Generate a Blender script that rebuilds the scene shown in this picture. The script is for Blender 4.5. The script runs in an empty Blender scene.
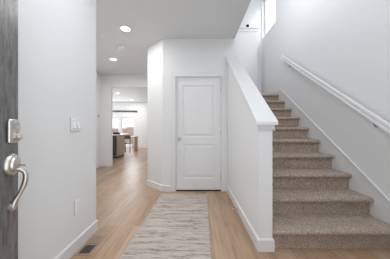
import bpy, bmesh, math, random
from mathutils import Vector, Matrix
random.seed(7)
S = bpy.context.scene
COL = S.collection

# ------------------------------------------------------------------ camera
F = 173.0
cd = bpy.data.cameras.new('camera'); cam = bpy.data.objects.new('camera', cd); COL.objects.link(cam)
cam.location = (0, 0, 1.105); cam.rotation_euler = (math.pi/2, 0, 0)
cd.sensor_width = 36; cd.lens = 36*F/390; cd.clip_start = 0.02; cd.clip_end = 200
S.camera = cam
# ------------------------------------------------------------------ world, light, exposure
W = bpy.data.worlds.new('sky'); S.world = W; W.use_nodes = True
bg = W.node_tree.nodes['Background']; bg.inputs[0].default_value = (0.93, 0.96, 1.0, 1); bg.inputs[1].default_value = 1.25
vs = S.view_settings
vs.view_transform = 'Standard'; vs.look = 'None'; vs.gamma = 1; vs.exposure = 0.36
try: vs.use_curve_mapping = False
except Exception: pass

def area(name, loc, direction, sx, sy, power, color=(1, 1, 1), spread=180):
    l = bpy.data.lights.new(name, 'AREA'); l.shape = 'RECTANGLE'; l.size = sx; l.size_y = sy
    l.energy = power; l.color = color; l.spread = math.radians(spread)
    o = bpy.data.objects.new(name, l); COL.objects.link(o); o.location = loc
    o.rotation_euler = Vector(direction).to_track_quat('-Z', 'Y').to_euler()
    return o
DAY = (0.875, 0.95, 1.0)
area('daylight_front_doorway', (0.02, -0.12, 1.25), (0, 1, 0), 0.85, 2.3, 3.2, DAY)
area('added_fill_entry', (1.28, -0.12, 4.0), (0.1, 1, -0.15), 1.0, 1.9, 7, (0.95, 0.975, 1.0))  # unseen source, added to light the stairwell from the entry side
pw = area('daylight_stair_window', (2.02, 4.483, 4.2), (-1, 0, 0), 0.83, 1.1, 1, DAY); pw.data.cycles.is_portal = True
area('added_fill_kitchen', (-7.0, 8.2, 1.6), (1, 0, 0), 3.0, 1.8, 60, DAY)  # added light in front of the solid kitchen wall, no window built
area('daylight_dining_window', (-4.3, 10.25, 1.4), (0, -1, 0), 1.8, 1.2, 24, DAY)
area('added_fill_hall', (-2.75, 3.3, 1.3), (1, 0, 0), 1.2, 2.0, 3.8, DAY)  # added fill for the hall, set before a plain wall
area('added_fill_foyer', (-0.30, 0.95, 2.70), (0, 0, -1), 1.1, 1.3, 12, (0.93, 0.965, 1.0))  # added overhead fill for the foyer, has no fixture
area('added_fill_stairwell', (0.76, 2.1, 4.0), (1, -0.05, -0.06), 3.0, 1.8, 22, (0.95, 0.975, 1.0))  # added fill for the right wall, hung before the solid upper wall
area('daylight_above_stair_window', (2.65, 4.15, 5.5), (-0.9, 0.3, -1), 0.7, 0.7, 32, (0.95, 0.975, 1.0))

# ------------------------------------------------------------------ materials
def mat(name, color, rough=0.5, metal=0.0, spec=0.5):
    m = bpy.data.materials.new(name); m.use_nodes = True
    b = m.node_tree.nodes['Principled BSDF']
    b.inputs['Base Color'].default_value = (*color, 1); b.inputs['Roughness'].default_value = rough
    b.inputs['Metallic'].default_value = metal; b.inputs['Specular IOR Level'].default_value = spec
    return m
def nd(m, t, **kw):
    n = m.node_tree.nodes.new(t)
    for k, v in kw.items(): setattr(n, k, v)
    return n
def lk(m, a, b): m.node_tree.links.new(a, b)
def ramp(m, stops):
    r = nd(m, 'ShaderNodeValToRGB'); e = r.color_ramp.elements
    while len(e) < len(stops): e.new(0.5)
    for el, (p, c) in zip(e, stops): el.position = p; el.color = (*c, 1)
    return r
def coords(m, scale, rot=(0, 0, 0)):
    t = nd(m, 'ShaderNodeTexCoord'); mp = nd(m, 'ShaderNodeMapping')
    mp.inputs['Scale'].default_value = scale; mp.inputs['Rotation'].default_value = rot
    lk(m, t.outputs['Object'], mp.inputs['Vector']); return mp.outputs['Vector']
def noise(m, vec, scale, detail=4, rough=0.6):
    n = nd(m, 'ShaderNodeTexNoise'); n.inputs['Scale'].default_value = scale
    n.inputs['Detail'].default_value = detail; n.inputs['Roughness'].default_value = rough
    lk(m, vec, n.inputs['Vector']); return n
def bump(m, h, strength, dist):
    b = nd(m, 'ShaderNodeBump'); b.inputs['Strength'].default_value = strength; b.inputs['Distance'].default_value = dist
    lk(m, h, b.inputs['Height']); lk(m, b.outputs['Normal'], m.node_tree.nodes['Principled BSDF'].inputs['Normal'])
def base(m): return m.node_tree.nodes['Principled BSDF'].inputs['Base Color']
def mix(m, mode, fac, a, b):
    x = nd(m, 'ShaderNodeMix', data_type='RGBA', blend_type=mode)
    if isinstance(fac, float): x.inputs[0].default_value = fac
    else: lk(m, fac, x.inputs[0])
    lk(m, a, x.inputs[6]); lk(m, b, x.inputs[7]); return x.outputs[2]

def plaster(name, c):
    m = mat(name, c, 0.65, spec=0.3)
    n = noise(m, coords(m, (1, 1, 1)), 90, 3); bump(m, n.outputs['Fac'], 0.06, 0.002); return m
M_WALL = plaster('wall_paint', (0.85, 0.858, 0.866))
M_CEIL = plaster('ceiling_paint', (0.785, 0.797, 0.805))
M_TRIM = mat('white_trim_paint', (0.82, 0.822, 0.827), 0.35)
M_DOORW = mat('white_door_paint', (0.83, 0.83, 0.84), 0.38)
M_PLATE = mat('white_plastic', (0.92, 0.92, 0.92), 0.25)
M_GAP = mat('pale_grey_plastic', (0.60, 0.60, 0.61), 0.5)
M_RIMSHADE = mat('grey_rim_shade', (0.55, 0.55, 0.56), 0.6)  # grey for the shadow line around the wall plates
M_GREYPL = mat('grey_plastic', (0.42, 0.42, 0.43), 0.4)
M_NICKEL = mat('satin_nickel', (0.60, 0.57, 0.53), 0.34, 1.0)
M_NICKELD = mat('dark_nickel', (0.30, 0.29, 0.28), 0.3, 1.0)
M_BLACK = mat('black_metal', (0.012, 0.012, 0.013), 0.6, spec=0.15)
M_RUBBER = mat('black_rubber', (0.02, 0.02, 0.02), 0.8)
M_CTOP = mat('white_quartz', (0.85, 0.85, 0.84), 0.18)
M_DKWOOD = mat('dark_wood', (0.06, 0.045, 0.038), 0.4)
M_CHAIR = mat('brown_stained_wood', (0.13, 0.088, 0.062), 0.45)
M_STRAW = mat('oak_wood', (0.42, 0.28, 0.17), 0.45)
M_GROUND = mat('outdoor_gravel', (0.6, 0.58, 0.55), 0.9)
M_FENCE = mat('fence_wood', (0.40, 0.29, 0.25), 0.85)
M_LEAF = mat('leaf_green', (0.05, 0.08, 0.04), 0.6)

def wood_floor():
    m = mat('oak_plank_floor', (0.6, 0.45, 0.33), 0.32)
    v = coords(m, (1, 1, 1), (0, 0, math.pi/2))
    br = nd(m, 'ShaderNodeTexBrick'); br.offset = 0.37; br.offset_frequency = 2
    br.inputs['Scale'].default_value = 1.0; br.inputs['Brick Width'].default_value = 1.45; br.inputs['Row Height'].default_value = 0.175
    br.inputs['Mortar Size'].default_value = 0.0016; br.inputs['Mortar Smooth'].default_value = 0.3; br.inputs['Bias'].default_value = 0
    br.inputs['Color1'].default_value = (0, 0, 0, 1); br.inputs['Color2'].default_value = (1, 1, 1, 1); br.inputs['Mortar'].default_value = (0.5, 0.5, 0.5, 1)
    lk(m, v, br.inputs['Vector'])
    tone = ramp(m, [(0.0, (0.40, 0.268, 0.18)), (0.35, (0.50, 0.325, 0.205)), (0.7, (0.46, 0.33, 0.235)), (1.0, (0.58, 0.41, 0.28))])
    lk(m, br.outputs['Color'], tone.inputs[0])
    g = noise(m, coords(m, (22, 1.1, 1)), 2.2, 6, 0.65)
    gr = ramp(m, [(0.3, (0.78, 0.74, 0.70)), (0.55, (1, 1, 1)), (0.8, (1.08, 1.07, 1.06))]); lk(m, g.outputs['Fac'], gr.inputs[0])
    c = mix(m, 'MULTIPLY', 1.0, tone.outputs[0], gr.outputs[0])
    k = noise(m, coords(m, (5, 1.2, 1)), 1.6, 3)
    kr = ramp(m, [(0.35, (0.88, 0.86, 0.84)), (0.65, (1.05, 1.05, 1.05))]); lk(m, k.outputs['Fac'], kr.inputs[0])
    c = mix(m, 'MULTIPLY', 1.0, c, kr.outputs[0])
    dark = nd(m, 'ShaderNodeRGB'); dark.outputs[0].default_value = (0.22, 0.14, 0.09, 1)
    c = mix(m, 'MIX', br.outputs['Fac'], c, dark.outputs[0])
    lk(m, c, base(m)); bump(m, g.outputs['Fac'], 0.08, 0.002); return m
M_FLOOR = wood_floor()

def carpet():
    m = mat('brown_carpet', (0.25, 0.2, 0.17), 0.95, spec=0.1)
    v = coords(m, (1, 1, 1))
    a = noise(m, v, 85, 4, 0.85); r = ramp(m, [(0.33, (0.15, 0.108, 0.084)), (0.5, (0.49, 0.38, 0.308)), (0.66, (0.86, 0.73, 0.62))]); lk(m, a.outputs['Fac'], r.inputs[0])
    b = noise(m, v, 14, 3); rb = ramp(m, [(0.3, (0.86, 0.86, 0.86)), (0.7, (1.12, 1.11, 1.1))]); lk(m, b.outputs['Fac'], rb.inputs[0])
    lk(m, mix(m, 'MULTIPLY', 1.0, r.outputs[0], rb.outputs[0]), base(m))
    h = noise(m, v, 230, 2, 0.7); bump(m, h.outputs['Fac'], 0.9, 0.008)
    m.node_tree.nodes['Principled BSDF'].inputs['Sheen Weight'].default_value = 0.25
    return m
M_CARPET = carpet()

def rugmat():
    m = mat('woven_rug', (0.5, 0.45, 0.4), 0.95, spec=0.1)
    a = noise(m, coords(m, (0.2, 13, 1)), 1.6, 5, 0.7)          # broad woven bands
    r = ramp(m, [(0.32, (0.47, 0.40, 0.35)), (0.45, (0.58, 0.51, 0.455)), (0.55, (0.63, 0.57, 0.51)), (0.68, (0.70, 0.655, 0.60))]); lk(m, a.outputs['Fac'], r.inputs[0])
    p = noise(m, coords(m, (2.2, 17, 1)), 1.3, 4, 0.7)         # patches where the worn pile shows
    pr = ramp(m, [(0.46, (0, 0, 0)), (0.60, (1, 1, 1))]); lk(m, p.outputs['Fac'], pr.inputs[0])
    q = noise(m, coords(m, (10, 60, 1)), 1.5, 5, 0.8)           # fine scratchy streaks
    qr = ramp(m, [(0.40, (1, 1, 1)), (0.58, (0, 0, 0))]); lk(m, q.outputs['Fac'], qr.inputs[0])
    k = mix(m, 'MULTIPLY', 1.0, pr.outputs[0], qr.outputs[0])
    dk = nd(m, 'ShaderNodeRGB'); dk.outputs[0].default_value = (0.155, 0.128, 0.125, 1)
    c = mix(m, 'MIX', k, r.outputs[0], dk.outputs[0])
    b = noise(m, coords(m, (0.6, 95, 1)), 1.0, 4, 0.7)
    rb = ramp(m, [(0.36, (0.74, 0.71, 0.69)), (0.5, (1, 1, 1)), (0.7, (1.1, 1.1, 1.1))]); lk(m, b.outputs['Fac'], rb.inputs[0])
    lk(m, mix(m, 'MULTIPLY', 1.0, c, rb.outputs[0]), base(m))
    bump(m, q.outputs['Fac'], 0.5, 0.004); return m
M_RUG = rugmat()

def entrymat():
    m = mat('weathered_charcoal_door', (0.1, 0.1, 0.1), 0.42)
    a = noise(m, coords(m, (16, 16, 3.5)), 2.0, 7, 0.75)
    r = ramp(m, [(0.36, (0.03, 0.032, 0.036)), (0.46, (0.105, 0.107, 0.11)), (0.58, (0.185, 0.187, 0.188)), (0.75, (0.25, 0.245, 0.24))]); lk(m, a.outputs['Fac'], r.inputs[0])
    lk(m, r.outputs[0], base(m)); bump(m, a.outputs['Fac'], 0.2, 0.003); return m
M_ENTRY = entrymat()

def islandmat():
    m = mat('walnut_panel', (0.2, 0.14, 0.1), 0.45)
    a = noise(m, coords(m, (10, 10, 0.8)), 2.0, 5)
    r = ramp(m, [(0.3, (0.36, 0.27, 0.205)), (0.7, (0.50, 0.395, 0.315))]); lk(m, a.outputs['Fac'], r.inputs[0]); lk(m, r.outputs[0], base(m)); return m
M_ISLAND = islandmat()

def glassmat():
    m = bpy.data.materials.new('window_glass'); m.use_nodes = True; nt = m.node_tree
    nt.nodes.remove(nt.nodes['Principled BSDF'])
    t = nd(m, 'ShaderNodeBsdfTransparent'); g = nd(m, 'ShaderNodeBsdfGlossy'); g.inputs['Roughness'].default_value = 0.02
    x = nd(m, 'ShaderNodeMixShader'); x.inputs[0].default_value = 0.06
    lk(m, t.outputs[0], x.inputs[1]); lk(m, g.outputs[0], x.inputs[2]); lk(m, x.outputs[0], nt.nodes['Material Output'].inputs[0]); return m
M_GLASS = glassmat()
M_LAMP = mat('lit_diffuser', (1, 1, 1), 0.4)
M_LAMP.node_tree.nodes['Principled BSDF'].inputs['Emission Color'].default_value = (1, 0.98, 0.95, 1)
M_LAMP.node_tree.nodes['Principled BSDF'].inputs['Emission Strength'].default_value = 5

# ------------------------------------------------------------------ helpers
def box(bm, x0, x1, y0, y1, z0, z1):
    v = [bm.verts.new((x, y, z)) for x in (x0, x1) for y in (y0, y1) for z in (z0, z1)]
    for f in ((0, 1, 3, 2), (4, 6, 7, 5), (0, 4, 5, 1), (2, 3, 7, 6), (0, 2, 6, 4), (1, 5, 7, 3)): bm.faces.new([v[i] for i in f])
def prism(bm, pts, axis, a, b):
    """extrude the closed outline pts along axis ('x','y','z') from a to b"""
    def p3(p, t): return {'x': (t, p[0], p[1]), 'y': (p[0], t, p[1]), 'z': (p[0], p[1], t)}[axis]
    A = [bm.verts.new(p3(p, a)) for p in pts]; B = [bm.verts.new(p3(p, b)) for p in pts]
    bm.faces.new(A); bm.faces.new(B[::-1]); n = len(pts)
    for i in range(n): bm.faces.new((A[i], B[i], B[(i+1) % n], A[(i+1) % n]))
def tube(bm, path, rad, seg=12, flat=1.0):
    path = [Vector(p) for p in path]; n = len(path)
    if not isinstance(rad, (list, tuple)): rad = [rad]*n
    rings = []
    for i, p in enumerate(path):
        d = (path[min(i+1, n-1)]-path[max(i-1, 0)]).normalized()
        up = Vector((1, 0, 0)) if abs(d.x) < 0.9 else Vector((0, 1, 0))
        s = d.cross(up).normalized(); t = s.cross(d).normalized()
        rings.append([bm.verts.new(p+(s*math.cos(2*math.pi*k/seg)*flat+t*math.sin(2*math.pi*k/seg))*rad[i]) for k in range(seg)])
    for a, b in zip(rings, rings[1:]):
        for k in range(seg): bm.faces.new((a[k], a[(k+1) % seg], b[(k+1) % seg], b[k]))
    bm.faces.new(rings[0][::-1]); bm.faces.new(rings[-1])
def lathe(bm, prof, origin, axis, seg=24):
    """revolve (radius, height) pairs about axis through origin"""
    ax = Vector(axis).normalized(); up = Vector((0, 0, 1)) if abs(ax.z) < 0.9 else Vector((1, 0, 0))
    s = ax.cross(up).normalized(); t = ax.cross(s); o = Vector(origin); rings = []
    for r, h in prof:
        rings.append([bm.verts.new(o+ax*h+(s*math.cos(2*math.pi*k/seg)+t*math.sin(2*math.pi*k/seg))*max(r, 1e-4)) for k in range(seg)])
    for a, b in zip(rings, rings[1:]):
        for k in range(seg): bm.faces.new((a[k], a[(k+1) % seg], b[(k+1) % seg], b[k]))
    bm.faces.new(rings[0][::-1]); bm.faces.new(rings[-1])
def obj(name, bm, m, parent=None, bevel=0, smooth=False, seg=2):
    bmesh.ops.recalc_face_normals(bm, faces=bm.faces[:])
    me = bpy.data.meshes.new(name); bm.to_mesh(me); bm.free(); me.materials.append(m)
    o = bpy.data.objects.new(name, me); COL.objects.link(o)
    if parent: o.parent = parent
    if smooth:
        for p in me.polygons: p.use_smooth = True
        e = o.modifiers.new('split', 'EDGE_SPLIT'); e.split_angle = math.radians(40)
    if bevel:
        b = o.modifiers.new('bevel', 'BEVEL'); b.width = bevel; b.segments = seg; b.limit_method = 'ANGLE'; b.angle_limit = math.radians(35)
    return o
def tag(o, label=None, cat=None, group=None, kind=None):
    if label: o['label'] = label
    if cat: o['category'] = cat
    if group: o['group'] = group
    if kind: o['kind'] = kind
    return o
def struct(name, label, cat, bm, m, bevel=0, parent=None):
    o = obj(name, bm, m, parent, bevel)
    if not parent: tag(o, label, cat, kind='structure')
    return o
def empty(name, label, cat, loc=(0, 0, 0), rz=0, group=None):
    o = bpy.data.objects.new(name, None); COL.objects.link(o); o.location = loc; o.rotation_euler.z = rz
    o.empty_display_size = 0.1
    return tag(o, label, cat, group)
def N(): return bmesh.new()
def bx(*a):
    bm = N(); box(bm, *a); return bm
def boxes(*bs):
    bm = N()
    for b in bs: box(bm, *b)
    return bm
def copy_tree(o, parent=None):
    c = o.copy(); COL.objects.link(c)
    if parent: c.parent = parent; c.matrix_parent_inverse = o.matrix_parent_inverse.copy()
    for ch in list(o.children): copy_tree(ch, c)
    return c

# ------------------------------------------------------------------ the shell
CZ = 2.725          # ground floor ceiling
UZ = 5.45           # stairwell ceiling
XR = 1.895           # right wall
XL = -1.085         # left wall
XP0, XP1 = 0.581, 0.705   # half-height wall beside the stairs
YP = 1.575
YD = 3.09           # closet wall
YH = 5.17           # wall with the opening
YF = 4.93           # far wall of the stairwell
YB = 10.3           # dining room far wall
XH = -2.81
struct('floor', 'light oak plank floor running the length of the hall', 'floor', bx(-7.3, XR+0.12, -0.2, YB+0.12, -0.1, 0), M_FLOOR)
struct('ceiling', 'smooth pale ceiling over the hall and dining room', 'ceiling', bx(-7.3, XP1, -0.2, YB+0.12, CZ, CZ+0.3), M_CEIL)
struct('ceiling_stairwell', 'high ceiling above the staircase', 'ceiling', bx(XP0, XR+0.12, -0.2, YF+0.12, UZ, UZ+0.12), M_CEIL)
struct('wall_left', 'plain white wall beside the dark front door, carrying switch and outlet', 'wall', bx(XL-0.12, XL, -0.06, 1.90, 0, CZ), M_WALL)
struct('wall_hall_near', 'white wall returning left behind the near left corner', 'wall', bx(XH-0.12, XL-0.12, 1.78, 1.90, 0, CZ), M_WALL)
struct('wall_hall_left', 'narrow strip of white hall wall carrying the thermostat', 'wall', bx(XH-0.12, XH, 1.90, YH, 0, CZ), M_WALL)
OX = -2.52; OZ = 2.366
struct('wall_hall_far', 'white wall around the tall opening to the dining room', 'wall',
       boxes((-7.3, OX, YH, YH+0.12, 0, CZ), (OX, -0.936, YH, YH+0.12, OZ, CZ)), M_WALL)
struct('wall_hall_right', 'white wall behind the angled corner, running on to the dining room', 'wall',
       bx(-0.936, -0.816, 3.41, YB+0.12, 0, CZ), M_WALL)
bm = N(); prism(bm, [(-0.936, 3.41), (-0.58, YD), (-0.58, YD+0.12), (-0.816, 3.41)], 'z', 0, CZ)
struct('wall_angled', 'angled white wall left of the closet door', 'wall', bm, M_WALL)
DX0, DX1, DZ = -0.342, 0.467, 2.045
struct('wall_closet', 'white wall around the closet door', 'wall',
       boxes((-0.58, DX0, YD, YD+0.12, 0, CZ), (DX1, XP1, YD, YD+0.12, 0, CZ), (DX0, DX1, YD, YD+0.12, DZ, CZ)), M_WALL)
struct('wall_closet_back', 'wall behind the closet', 'wall', bx(-0.816, XP0, 4.3, 4.42, 0, CZ), M_WALL)
def ptop(y): return 1.176+0.80*(y-1.54)
bm = N(); prism(bm, [(YP, 0), (YD, 0), (YD, ptop(YD)-0.034), (YP, ptop(YP)-0.034)], 'x', XP0, XP1)
struct('wall_half_height', 'white half-height wall with a sloping top left of the stairs', 'wall', bm, M_WALL)
struct('wall_stair_left', 'white wall on the left of the upper steps', 'wall',
       boxes((XP0, XP1, YD+0.12, YF+0.12, 0, CZ), ), M_WALL)
struct('wall_upper_left', 'upper wall above the edge of the hall ceiling', 'wall', bx(XP0, XP1, -0.2, YF+0.12, CZ+0.3, UZ), M_WALL)
WY0, WY1, WZ0, WZ1 = 4.066, 4.90, 3.65, 4.75
struct('wall_right', 'tall white wall on the right of the stairs, carrying the handrail', 'wall',
       boxes((XR, XR+0.12, -0.2, WY0, 0, UZ), (XR, XR+0.12, WY1, YF+0.12, 0, UZ), (XR, XR+0.12, WY0, WY1, 0, WZ0), (XR, XR+0.12, WY0, WY1, WZ1, UZ)), M_WALL)
struct('wall_stair_far', 'white wall at the head of the stairs', 'wall', bx(XP1, XR, YF, YF+0.12, 0, UZ), M_WALL)
struct('wall_ledge', 'bright white half wall below the ledge at the head of the stairs', 'wall', bx(XP1, 1.74, 4.80, YF, 1.9, 3.82), M_WALL)
struct('trim_ledge', 'white ledge cap on the half wall at the head of the stairs', 'ledge',
       boxes((XP1, 1.755, 4.775, YF, 3.90, 3.934), (XP1, 1.745, 4.788, YF, 3.82, 3.90)), M_TRIM, 0.005)
struct('wall_entry', 'wall around the front doorway', 'wall',
       boxes((XL-0.12, -0.433, -0.2, -0.06, 0, CZ), (0.477, XP1, -0.2, -0.06, 0, CZ), (-0.433, 0.477, -0.2, -0.06, 2.46, CZ),
             (XP1, 0.78, -0.2, -0.06, 0, UZ), (1.78, XR, -0.2, -0.06, 0, UZ), (0.78, 1.78, -0.2, -0.06, 0, 3.05), (0.78, 1.78, -0.2, -0.06, 4.95, UZ)), M_WALL)
WA = (-5.6, -4.52); WB = (-4.40, -3.62); DZ0, DZ1 = 0.06, 1.82
struct('wall_dining_far', 'far white wall of the dining room around its windows', 'wall',
       boxes((-7.3, WA[0], YB, YB+0.12, 0, CZ), (WA[1], WB[0], YB, YB+0.12, 0, CZ), (WB[1], -0.936, YB, YB+0.12, 0, CZ),
             (WA[0], WA[1], YB, YB+0.12, 0, DZ0), (WB[0], WB[1], YB, YB+0.12, 0, DZ0), (WA[0], WA[1], YB, YB+0.12, DZ1, CZ), (WB[0], WB[1], YB, YB+0.12, DZ1, CZ)), M_WALL)
struct('wall_dining_left', 'left wall of the kitchen', 'wall', bx(-7.3, -7.18, YH+0.12, YB, 0, CZ), M_WALL)

# baseboards
BH, BT = 0.115, 0.014
def bb_path(bm, path):
    """baseboard swept along the wall line, room on the right-hand side of the path, mitred at corners"""
    P = [Vector(p) for p in path]; n = len(P); prof = [(0, 0), (BT, 0), (BT, BH-0.012), (0.004, BH), (0, BH)]; rings = []
    for i, p in enumerate(P):
        ds = [(P[k+1]-P[k]).normalized() for k in (i-1, i) if 0 <= k < n-1]
        ns = [Vector((d.y, -d.x)) for d in ds]; m = sum(ns, Vector((0, 0))).normalized(); m = m/max(0.3, m.dot(ns[0]))
        rings.append([bm.verts.new((p.x+m.x*a, p.y+m.y*a, z)) for a, z in prof])
    for A, B in zip(rings, rings[1:]):
        for i in range(5): bm.faces.new((A[i], B[i], B[(i+1) % 5], A[(i+1) % 5]))
    bm.faces.new(rings[0]); bm.faces.new(rings[-1][::-1])
bm = N(); bb_path(bm, [(XL, -0.06), (XL, 1.90), (XH, 1.90)][:2]+[(XH+0.02, 1.90)])
struct('baseboard_left', 'white baseboard along the left wall', 'baseboard', bm, M_TRIM)
bm = N(); bb_path(bm, [(XH, 1.92), (XH, YH), (OX, YH)])
struct('baseboard_hall', 'white baseboard around the far left corner of the hall', 'baseboard', bm, M_TRIM)
bm = N(); bb_path(bm, [(-0.936, YB-0.02), (-0.936, 3.41), (-0.58, YD), (DX0-0.083, YD)])
struct('baseboard_closet', 'white baseboard below the angled wall and beside the closet door', 'baseboard', bm, M_TRIM)
bm = N(); bb_path(bm, [(DX1+0.083, YD), (XP0, YD), (XP0, YP), (XP1, YP), (XP1, YP+0.030)])
struct('baseboard_stair', 'white baseboard wrapping the foot of the half-height wall', 'baseboard', bm, M_TRIM)
bm = N(); bb_path(bm, [(-7.1, YB), (-0.96, YB)])
struct('baseboard_dining', 'white baseboard along the far dining room wall', 'baseboard', bm, M_TRIM)

# sloping cap on the half-height wall
bm = N(); a = (1.54, ptop(1.54)); b = (YD, ptop(YD))
prism(bm, [(a[0], a[1]), (b[0], b[1]), (b[0], b[1]-0.034), (a[0], a[1]-0.034)], 'x', 0.550, 0.745)
cap = struct('trim_stair_cap', 'sloping white wooden cap on top of the half-height wall', 'wall cap', bm, M_TRIM, 0.006)
bm = N()
for x0, x1 in ((XP0-0.016, XP0), (XP1, XP1+0.016)):
    prism(bm, [(YP-0.016, ptop(YP-0.016)-0.034), (YD, ptop(YD)-0.034), (YD, ptop(YD)-0.10), (YP-0.016, ptop(YP-0.016)-0.10)], 'x', x0, x1)
prism(bm, [(YP-0.016, ptop(YP)-0.046), (YP, ptop(YP)-0.034), (YP, ptop(YP)-0.095), (YP-0.016, ptop(YP)-0.095)], 'x', XP0, XP1)
obj('apron', bm, M_TRIM, cap, 0.003)

# skirt board up the right wall
R, T, Y1 = 0.19, 0.257, 1.606
def nosez(y): return R+(y-1.562)*R/T
bm = N()
pts = [(1.56, 0), (1.56, nosez(1.56)+0.145)]+[(3.78, nosez(3.78)+0.145), (3.80, 1.985), (YF, 1.985), (YF, 1.8), (2.4, 0.3), (2.0, 0)]
prism(bm, pts, 'x', XR-0.013, XR)
sk = struct('baseboard_right', 'white skirt board climbing the right wall beside the carpeted steps', 'baseboard', bm, M_TRIM, 0.004)

bm = N()
sp = [(1.56, nosez(1.56)+0.145), (3.78, nosez(3.78)+0.145), (3.80, 1.985), (YF, 1.985)]
prism(bm, [(y, z+0.004) for y, z in sp]+[(y, z-0.016) for y, z in sp[::-1]], 'x', XR-0.023, XR)
obj('skirt_bead', bm, M_TRIM, sk, 0.003)
# stairwell window
win = struct('window_1', 'tall narrow window high on the right wall above the stairs', 'window',
   boxes((XR+0.085, XR+0.115, WY0, WY0+0.05, WZ0, WZ1), (XR+0.085, XR+0.115, WY1-0.05, WY1, WZ0, WZ1), (XR+0.085, XR+0.115, WY0+0.05, WY1-0.05, WZ0, WZ0+0.05), (XR+0.085, XR+0.115, WY0+0.05, WY1-0.05, WZ1-0.05, WZ1)), M_TRIM, 0.004)
obj('pane', bx(XR+0.10, XR+0.106, WY0+0.05, WY1-0.05, WZ0+0.05, WZ1-0.05), M_GLASS, win)
obj('mullion', bx(XR+0.088, XR+0.112, 4.70, 4.735, WZ0+0.05, WZ1-0.05), M_TRIM, win, 0.003)
# dining windows
for nm, (x0, x1), lb in (('window_2', WB, 'right-hand bright window on the far dining room wall'), ('window_3', WA, 'left-hand bright window on the far dining room wall, above the island')):
    w = struct(nm, lb, 'window', boxes((x0, x0+0.045, YB+0.03, YB+0.09, DZ0, DZ1), (x1-0.045, x1, YB+0.03, YB+0.09, DZ0, DZ1), (x0+0.045, x1-0.045, YB+0.03, YB+0.09, DZ0, DZ0+0.045), (x0+0.045, x1-0.045, YB+0.03, YB+0.09, DZ1-0.045, DZ1)), M_TRIM, 0.004)
    obj('pane', bx(x0+0.045, x1-0.045, YB+0.055, YB+0.061, DZ0+0.045, DZ1-0.045), M_GLASS, w)
# closet door casing
struct('trim_closet', 'white casing around the closet door', 'door casing',
   boxes((DX0-0.082, DX0, YD-0.016, YD, 0, DZ), (DX1, DX1+0.082, YD-0.016, YD, 0, DZ), (DX0-0.082, DX1+0.082, YD-0.016, YD, DZ, DZ+0.082)), M_TRIM, 0.004)
struct('trim_hall', 'white casing strip on the hall wall left of the thermostat', 'door casing', bx(XH, XH+0.016, 4.78, 4.90, 0, 2.37), M_TRIM, 0.003)

# ------------------------------------------------------------------ closet door
def panel_door_mesh(w, h, t, panels):
    """front face at y=0 with recessed raised panels; origin at lower left"""
    bm = N()
    xs = sorted({0, w, *[p[0] for p in panels], *[p[1] for p in panels]}); zs = sorted({0, h, *[p[2] for p in panels], *[p[3] for p in panels]})
    for i in range(len(xs)-1):
        for j in range(len(zs)-1):
            cx, cz = (xs[i]+xs[i+1])/2, (zs[j]+zs[j+1])/2
            if any(p[0] < cx < p[1] and p[2] < cz < p[3] for p in panels): continue
            bm.faces.new([bm.verts.new(v) for v in ((xs[i], 0, zs[j]), (xs[i+1], 0, zs[j]), (xs[i+1], 0, zs[j+1]), (xs[i], 0, zs[j+1]))])
    for x0, x1, z0, z1 in panels:
        prev = None
        for ins, d in ((0, 0), (0.012, 0.011), (0.028, 0.011), (0.055, 0.003)):
            ring = [bm.verts.new(v) for v in ((x0+ins, d, z0+ins), (x1-ins, d, z0+ins), (x1-ins, d, z1-ins), (x0+ins, d, z1-ins))]
            if prev:
                for k in range(4): bm.faces.new((prev[k], prev[(k+1) % 4], ring[(k+1) % 4], ring[k]))
            prev = ring
        bm.faces.new(prev)
    v = [bm.verts.new(p) for p in ((0, 0, 0), (w, 0, 0), (w, 0, h), (0, 0, h), (0, t, 0), (w, t, 0), (w, t, h), (0, t, h))]
    for f in ((0, 4, 5, 1), (1, 5, 6, 2), (2, 6, 7, 3), (3, 7, 4, 0), (5, 4, 7, 6)): bm.faces.new([v[i] for i in f])
    bmesh.ops.remove_doubles(bm, verts=bm.verts[:], dist=1e-5)
    return bm
w = DX1-DX0-0.006
d2 = struct('door_1', 'white two-panel closet door at the end of the rug', 'door', panel_door_mesh(w, 2.018, 0.038, [(0.11, w-0.11, 0.205, 0.815), (0.11, w-0.11, 0.945, 1.875)]), M_DOORW)
d2.location = (DX0+0.003, YD+0.012, 0.025)
bm = N(); lathe(bm, [(0.031, 0), (0.031, 0.006), (0.014, 0.010), (0.012, 0.03), (0.022, 0.036), (0.028, 0.048), (0.024, 0.060), (0.010, 0.065)], (0.06, 0, 0.92), (0, -1, 0))
tag(obj('door_knob', bm, M_NICKEL, d2, smooth=True), 'satin nickel knob')
for z in (0.25, 1.02, 1.80):
    bm = N(); tube(bm, [(w+0.001, -0.009, z-0.045), (w+0.001, -0.009, z+0.045)], 0.008, 10)
    tag(obj('hinge', bm, M_NICKEL, d2, smooth=True), 'nickel hinge')
struct('gap_shade_closet', 'black strip standing for the shade in the gap below the closet door', 'shade_strip', bx(DX0+0.003, DX1-0.003, YD+0.016, YD+0.10, 0, 0.024), M_BLACK)  # coloured black to stand for the shade under the door

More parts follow.
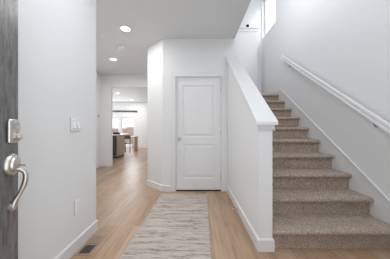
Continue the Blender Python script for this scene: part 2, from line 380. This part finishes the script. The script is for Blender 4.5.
# ------------------------------------------------------------------ front door, swung open on the left
ang = math.atan2(0.917, -0.4)
fd = struct('door_2', 'dark charcoal front door standing open at the left edge', 'door', bx(0, 0.91, 0, 0.045, 0.012, 2.43), M_ENTRY, 0.002)
fd.location = (-0.433, -0.054, 0); fd.rotation_euler.z = ang
hx = 0.848
kz = 1.098
kp = obj('keypad_deadbolt', bx(hx-0.034, hx+0.034, -0.018, 0, kz-0.05, kz+0.05), M_NICKEL, fd, 0.009, seg=3); tag(kp, 'satin nickel keypad deadbolt')
bm = N()
for r in range(2):
    for c in range(2): box(bm, hx-0.026+c*0.027, hx-0.001+c*0.027, -0.021, -0.0175, kz+0.005+r*0.018, kz+0.018+r*0.018)
tag(obj('keypad_button', bm, M_GREYPL, kp, 0.001), 'grey keypad buttons')
bm = N(); lathe(bm, [(0.019, 0.016), (0.019, 0.024), (0.015, 0.028), (0.012, 0.028), (0.011, 0.034), (0.004, 0.036)], (hx+0.004, 0, kz-0.024), (0, -1, 0))
obj('lock_cylinder', bm, M_NICKEL, kp, smooth=True)
hz = 0.958
bm = N(); lathe(bm, [(0.047, 0), (0.047, 0.007), (0.042, 0.014), (0.034, 0.015), (0.031, 0.022), (0.006, 0.026)], (hx, 0, hz), (0, -1, 0), 32)
hs = obj('handle_set', bm, M_NICKEL, fd, smooth=True); tag(hs, 'satin nickel handle set with curved grip')
path = [(hx, -0.018, hz-0.020), (hx, -0.034, hz-0.024), (hx, -0.045, hz-0.033), (hx, -0.050, hz-0.048), (hx, -0.049, hz-0.068), (hx, -0.043, hz-0.092), (hx, -0.034, hz-0.116), (hx, -0.023, hz-0.138), (hx, -0.013, hz-0.158), (hx, -0.009, hz-0.176), (hx, -0.008, hz-0.190)]
bm = N(); tube(bm, path, [0.009, 0.009, 0.009, 0.0095, 0.010, 0.0095, 0.008, 0.008, 0.012, 0.014, 0.009], 14)
obj('grip', bm, M_NICKEL, hs, smooth=True)
bm = N(); tube(bm, [(hx, -0.018, hz-0.002), (hx, -0.035, hz-0.004), (hx, -0.050, hz-0.007), (hx, -0.058, hz-0.011)], [0.005, 0.006, 0.008, 0.005], 10, flat=0.45)
obj('thumb_latch', bm, M_NICKELD, hs, smooth=True)
bm = N(); lathe(bm, [(0.019, 0), (0.019, 0.006), (0.012, 0.012)], (hx, 0, hz-0.176), (0, -1, 0))
obj('mounting_plate', bm, M_NICKEL, hs, smooth=True)
for z in (0.25, 1.2, 2.2):
    bm = N(); tube(bm, [(-0.004, -0.006, z-0.05), (-0.004, -0.006, z+0.05)], 0.007, 8); obj('hinge', bm, M_NICKEL, fd, smooth=True)

# ------------------------------------------------------------------ staircase
st = empty('staircase', 'brown carpeted staircase climbing between the half-height wall and the right wall', 'stairs', (1.28, 1.606, 0))
for i in range(1, 11):
    yr = Y1+(i-1)*T; z0, z1 = R*(i-1), R*i
    yb = yr+T+0.02 if i < 10 else YF-0.03
    nose = 0.048; rr = 0.024
    pts = [(yb, z0), (yr, z0), (yr, z1-2*rr-0.004)]
    for k in range(9):
        a = -math.pi/2-math.pi*k/8
        pts.append((yr-nose+rr+math.cos(a)*rr, z1-rr+math.sin(a)*rr))
    pts += [(yb, z1)]
    bm = N(); prism(bm, [(y-1.606, z) for y, z in pts], 'x', XP1+0.002-1.28, XR-0.014-1.28)
    o = obj('carpeted_step' if i < 10 else 'landing', bm, M_CARPET, st, smooth=True)

# handrail
def railz(y): return 1.150+0.749*(y-1.597)
hr = empty('handrail', 'white wooden handrail climbing the right wall on metal brackets', 'handrail', (XR, 1.2, railz(1.2)))
hr_o = Vector((XR, 1.2, railz(1.2)))
sl = Vector((0, 1, 0.749)).normalized(); upv = Vector((0, -sl.z, sl.y))
prof = [(-0.020, 0.0), (0.016, 0.0), (0.022, -0.006), (0.022, -0.020), (0.014, -0.026), (0.014, -0.034), (0.022, -0.040), (0.022, -0.056), (0.016, -0.060), (-0.016, -0.060), (-0.022, -0.056), (-0.022, -0.040), (-0.014, -0.034), (-0.014, -0.026), (-0.022, -0.020), (-0.022, -0.006)]
bm = N(); ya, yb = 1.15, 3.60; rings = []
for y in (ya, yb):
    c = Vector((1.805, y, railz(y)))-hr_o
    rings.append([bm.verts.new(c+Vector((px*1.1, 0, 0))+upv*pz*1.15) for px, pz in prof])
n = len(prof)
for k in range(n): bm.faces.new((rings[0][k], rings[0][(k+1) % n], rings[1][(k+1) % n], rings[1][k]))
bm.faces.new(rings[0][::-1]); bm.faces.new(rings[1])
obj('rail', bm, M_TRIM, hr, 0.002)
for y in (1.70, 3.28):
    c = Vector((1.805, y, railz(y)))-hr_o-upv*0.069
    bm = N(); tube(bm, [c+Vector((0, 0, 0.002)), c+Vector((0, 0, -0.02)), c+Vector((0.012, 0, -0.034)), c+Vector((0.035, 0, -0.040)), Vector((-0.004, c.y, c.z-0.040))], 0.0075, 10)
    lathe(bm, [(0.026, 0), (0.026, 0.004), (0.012, 0.010)], (0, c.y, c.z-0.040), (-1, 0, 0), 20)
    tag(obj('bracket', bm, M_NICKELD, hr, smooth=True), 'dark metal bracket')

# ------------------------------------------------------------------ hall things
rg = bx(-0.39, 0.39, -2.2, 0, 0.0, 0.009)
rug = obj('runner_rug', rg, M_RUG, None, 0.004)
tag(rug, 'beige and grey striped runner rug on the oak floor before the closet door', 'rug')
rug.location = (-0.187, 2.945, 0); rug.rotation_euler.z = -0.042
# floor vent
vt = empty('floor_vent', 'tan floor register in the oak floor beside the left wall', 'vent', (-0.99, 1.66, 0), 0)
M_VENT = mat('tan_vent_metal', (0.36, 0.265, 0.20), 0.45)
M_VENTD = mat('vent_dark', (0.06, 0.05, 0.045), 0.6)
obj('frame', boxes((-0.066, -0.050, -0.145, 0.145, 0, 0.005), (0.050, 0.066, -0.145, 0.145, 0, 0.005), (-0.05, 0.05, -0.145, -0.128, 0, 0.005), (-0.05, 0.05, 0.128, 0.145, 0, 0.005), (-0.05, 0.05, -0.008, 0.008, 0, 0.005)), M_VENT, vt, 0.0015)
obj('backing', bx(-0.05, 0.05, -0.128, 0.128, 0.0003, 0.0012), M_VENTD, vt)
for half, tilt in ((-1, -1), (1, 1)):
    for k in range(8):
        y = half*(0.018+k*0.0145)
        bm = N(); prism(bm, [(y-0.001, 0.0012), (y+0.001, 0.0012), (y+0.001+tilt*0.0075, 0.0055), (y-0.001+tilt*0.0075, 0.0055)], 'x', -0.05, 0.05)
        obj('slat', bm, M_VENT, vt)
# switch and outlet on the left wall
sw = empty('light_switch', 'white double light switch plate on the left wall', 'light switch', (XL, 1.566, 1.15))
obj('rim_shade', bx(0, 0.004, -0.0645, 0.0645, -0.0625, 0.0625), M_RIMSHADE, sw)  # thin grey rim drawing the shadow outline of the switch plate
obj('cover_plate', bx(0.004, 0.011, -0.062, 0.062, -0.06, 0.06), M_PLATE, sw, 0.005)
for s in (-1, 1):
    gp = obj('rocker_frame', bx(0.011, 0.0116, s*0.024-0.020, s*0.024+0.020, -0.037, 0.037), M_GAP, sw)
    bm = N(); prism(bm, [(0.0116, -0.034), (0.021, -0.034), (0.013, 0.034), (0.0116, 0.034)], 'y', s*0.024-0.017, s*0.024+0.017)
    obj('rocker', bm, M_PLATE, gp, 0.001)
ol = empty('wall_outlet', 'white outlet plate low on the left wall above the baseboard', 'outlet', (XL, 1.594, 0.40))
obj('rim_shade', bx(0, 0.004, -0.0445, 0.0445, -0.0665, 0.0665), M_RIMSHADE, ol)  # shadow outline of the outlet plate, built as a grey rim
obj('cover_plate', bx(0.004, 0.011, -0.042, 0.042, -0.064, 0.064), M_PLATE, ol, 0.005)
for s in (-1, 1):
    gp = obj('socket_frame', bx(0.011, 0.0115, -0.0185, 0.0185, s*0.021-0.0155, s*0.021+0.0155), M_PLATE, ol)
    so = obj('socket', bx(0.0115, 0.014, -0.017, 0.017, s*0.021-0.014, s*0.021+0.014), M_PLATE, gp, 0.002)
# thermostat on the hall wall
th = empty('thermostat', 'small thermostat on the narrow hall wall beside the opening', 'thermostat', (XH, 5.02, 1.49))
obj('housing', bx(0, 0.022, -0.05, 0.05, -0.05, 0.05), M_PLATE, th, 0.004)
tag(obj('screen', bx(0.022, 0.024, -0.036, 0.036, -0.018, 0.036), M_GREYPL, th), 'grey screen')
# door stop on the half-wall baseboard
ds = empty('door_stop', 'small spring door stop on the baseboard of the half-height wall', 'door stop', (XP0-BT, 2.27, 0.062))
bm = N(); lathe(bm, [(0.011, 0), (0.011, 0.006)], (0, 0, 0), (-1, 0, 0), 16)
for k in range(12): lathe(bm, [(0.005, 0.006+k*0.0045), (0.0065, 0.008+k*0.0045), (0.005, 0.010+k*0.0045)], (0, 0, 0), (-1, 0, 0), 12)
obj('spring', bm, M_NICKEL, ds, smooth=True)
bm = N(); lathe(bm, [(0.008, 0.059), (0.009, 0.062), (0.008, 0.072)], (0, 0, 0), (-1, 0, 0), 14); tag(obj('tip', bm, M_PLATE, ds, smooth=True), 'white rubber tip')
# small wall disc above the closet door
bm = N(); lathe(bm, [(0.020, 0), (0.020, 0.006), (0.014, 0.010)], (-0.10, YD, 2.36), (0, -1, 0), 20)
tag(obj('wall_sensor', bm, M_PLATE, None, smooth=True), 'tiny round white disc on the wall above the closet door', 'sensor')
# black ball on the ledge
bm = N(); bmesh.ops.create_uvsphere(bm, u_segments=20, v_segments=14, radius=0.042, matrix=Matrix.Translation((1.462, 4.815, 3.985)))
lathe(bm, [(0.028, 0), (0.028, 0.006), (0.012, 0.012)], (1.462, 4.815, 3.934), (0, 0, 1), 18)
tag(obj('round_knob', bm, M_BLACK, None, smooth=True), 'round black knob on the white ledge at the head of the stairs', 'knob')

# ceiling: downlights, smoke detector
def downlight(x, y, label, group, power):
    d = empty('recessed_light', label, 'ceiling light', (x, y, CZ), 0, group)
    bm = N(); prof = [(0.088, 0), (0.086, 0.006), (0.068, 0.009), (0.066, 0.002)]; lathe(bm, prof, (0, 0, 0), (0, 0, -1), 32); obj('trim_ring', bm, M_PLATE, d, smooth=True)
    bm = N(); lathe(bm, [(0.065, 0.0015), (0.064, 0.0085), (0.03, 0.0095)], (0, 0, 0), (0, 0, -1), 32); tag(obj('diffuser', bm, M_LAMP, d, smooth=True), 'glowing round diffuser')
    l = bpy.data.lights.new('lamp', 'AREA'); l.shape = 'DISK'; l.size = 0.13; l.energy = power; l.color = (1, 0.985, 0.965)
    o = bpy.data.objects.new('lamp', l); COL.objects.link(o); o.parent = d; o.location = (0, 0, -0.012)
    return d
G = 'recessed ceiling lights'
downlight(-1.115, 2.775, 'largest lit recessed ceiling light, nearest the closet wall', G, 8)
downlight(-1.883, 3.987, 'second lit recessed ceiling light, farther along the hall ceiling', G, 8)
downlight(-3.45, 7.72, 'recessed ceiling light seen just inside the dining room opening', G, 9)
downlight(-3.46, 9.50, 'farthest recessed ceiling light, near the dining room windows', G, 9)
def disc(name, x, y, r, h, label, cat):
    bm = N(); lathe(bm, [(r, 0), (r, h*0.55), (r*0.82, h), (r*0.2, h)], (0, 0, 0), (0, 0, -1), 28)
    o = obj(name, bm, M_PLATE, None, smooth=True); o.location = (x, y, CZ); tag(o, label, cat); return o
sd = disc('smoke_detector', -1.446, 3.40, 0.070, 0.038, 'round white smoke detector between the two hall ceiling lights', 'smoke detector')
bm = N(); lathe(bm, [(0.010, 0.037), (0.009, 0.040)], (0.02, 0, 0), (0, 0, -1), 12); obj('test_button', bm, M_GREYPL, sd)
disc('sprinkler_cover', -1.64, 3.0, 0.045, 0.005, 'faint flat white disc on the ceiling left of the smoke detector', 'ceiling disc')

# ------------------------------------------------------------------ dining room
isl = empty('kitchen_island', 'walnut brown kitchen island with white counter seen through the opening', 'island', (-3.55, 6.9, 0))
IX, IY = 0.60, 0.35
obj('body', bx(-IX, IX, -IY, IY, 0.09, 0.885), M_ISLAND, isl, 0.003)
obj('toe_kick', bx(-IX+0.04, IX-0.02, -IY+0.06, IY-0.02, 0, 0.09), M_DKWOOD, isl)
tag(obj('countertop', bx(-IX-0.03, IX+0.03, -IY-0.03, IY+0.30, 0.885, 0.918), M_CTOP, isl, 0.004), 'white countertop')
for k in range(3):
    x0 = -IX+0.01+k*0.395; df = obj('door_front', bx(x0, x0+0.385, -IY-0.018, -IY, 0.11, 0.87), M_DKWOOD, isl, 0.003)  # fronts coloured darker than the island body
    bm = N(); tube(bm, [(x0+0.35, -IY-0.03, 0.62), (x0+0.35, -IY-0.03, 0.78)], 0.006, 8); obj('handle', bm, M_BLACK, df)
# dark planter with greenery on the island
pl = empty('table_planter', 'low dark planter with greenery on the white island counter', 'planter', (-3.15, 6.95, 0.918))
bm = N(); prism(bm, [(-0.11, 0), (0.11, 0), (0.13, 0.05), (-0.13, 0.05)], 'y', -0.08, 0.08); obj('trough', bm, M_BLACK, pl, 0.006)
bm = N()
for k in range(90):
    a = random.uniform(0, 6.28); p = Vector((random.uniform(-0.12, 0.12), random.uniform(-0.07, 0.07), 0.045)); l = random.uniform(0.03, 0.055)
    d = Vector((math.cos(a)*0.6, math.sin(a)*0.6, random.uniform(0.3, 1))).normalized(); s = d.cross(Vector((0, 0, 1))).normalized()*0.010
    q = [p, p+d*l*0.5+s, p+d*l, p+d*l*0.5-s]; bm.faces.new([bm.verts.new(v) for v in q])
obj('foliage', bm, M_LEAF, pl)
# table
tb = empty('dining_table', 'light wooden dining table behind the chairs', 'table', (-3.70, 9.10, 0))
obj('tabletop', bx(-0.78, 0.70, -0.36, 0.10, 0.715, 0.75), M_STRAW, tb, 0.004)
for sx in (-0.72, 0.64): obj('leg', bx(sx-0.03, sx+0.03, -0.32, 0.06, 0, 0.715), M_STRAW, tb, 0.003)
def chair(x, y, rz, label):
    c = empty('dining_chair', label, 'chair', (x, y, 0), rz, 'dining chairs at the wooden table')
    CW = M_CHAIR
    obj('seat', bx(-0.21, 0.21, -0.20, 0.22, 0.435, 0.475), CW, c, 0.008)
    bm = N(); pts = []
    for k in range(9):
        t = -1+k/4; pts.append((t*0.215, -0.24+0.045*t*t))
    pts2 = [(a, b+0.02) for a, b in pts[::-1]]
    prism(bm, pts+pts2, 'z', 0.66, 0.84); obj('backrest', bm, CW, c, 0.004)
    for s in (-1, 1):
        bm = N(); tube(bm, [(s*0.19, 0.19, 0.44), (s*0.20, 0.21, 0)], [0.018, 0.013], 8); obj('leg', bm, CW, c, smooth=True)
        bm = N(); tube(bm, [(s*0.205, -0.19, 0.70), (s*0.19, -0.185, 0.44), (s*0.20, -0.21, 0)], [0.014, 0.018, 0.013], 8); obj('leg', bm, CW, c, smooth=True)
    return c
ch = chair(-3.24, 8.30, 0, 'dark wooden dining chair standing clear of the island, back to the hall')
c2 = copy_tree(ch); c2.location = (-3.66, 8.42, 0); c2['label'] = 'dark wooden dining chair half hidden behind the island'
# curtain rod
cr = empty('curtain_rod', 'black curtain rod above the dining room windows', 'curtain rod', (-4.4, YB-0.07, 2.19))
bm = N(); tube(bm, [(-1.5, 0, 0), (0.94, 0, 0)], 0.032, 12); obj('rod', bm, M_BLACK, cr, smooth=True)
for x in (-1.5, 0.94):
    bm = N(); bmesh.ops.create_uvsphere(bm, u_segments=14, v_segments=10, radius=0.046, matrix=Matrix.Translation((x, 0, 0))); obj('finial', bm, M_BLACK, cr, smooth=True)
for x in (-1.35, 0.8):
    obj('bracket', bx(x-0.012, x+0.012, 0, 0.07, -0.02, 0.012), M_BLACK, cr)

# ------------------------------------------------------------------ outside the dining windows
struct('ground_outside', 'pale ground outside the dining room windows', 'ground', bx(-30, 30, YB+0.13, 45, -0.25, -0.15), M_GROUND)
def fence(x0, x1, y, h, label):
    f = empty('garden_fence', label, 'fence', ((x0+x1)/2, y, -0.15)); w = (x1-x0)/2
    bm = N(); nb = int((x1-x0)/0.15)
    for k in range(nb):
        a = -w+k*2*w/nb; box(bm, a, a+2*w/nb-0.012, 0, 0.02, 0.05, h+0.15)
    obj('board_panel', bm, M_FENCE, f)
    for s in (-w+0.05, 0, w-0.05): obj('post', bx(s-0.05, s+0.05, 0.02, 0.12, 0, h+0.10), M_FENCE, f)
fence(-6.35, -4.0, 16.0, 1.33, 'taller reddish brown fence section seen in the right-hand dining window')
fence(-9.5, -6.45, 16.3, 1.22, 'lower reddish brown fence section seen in the left-hand dining window')
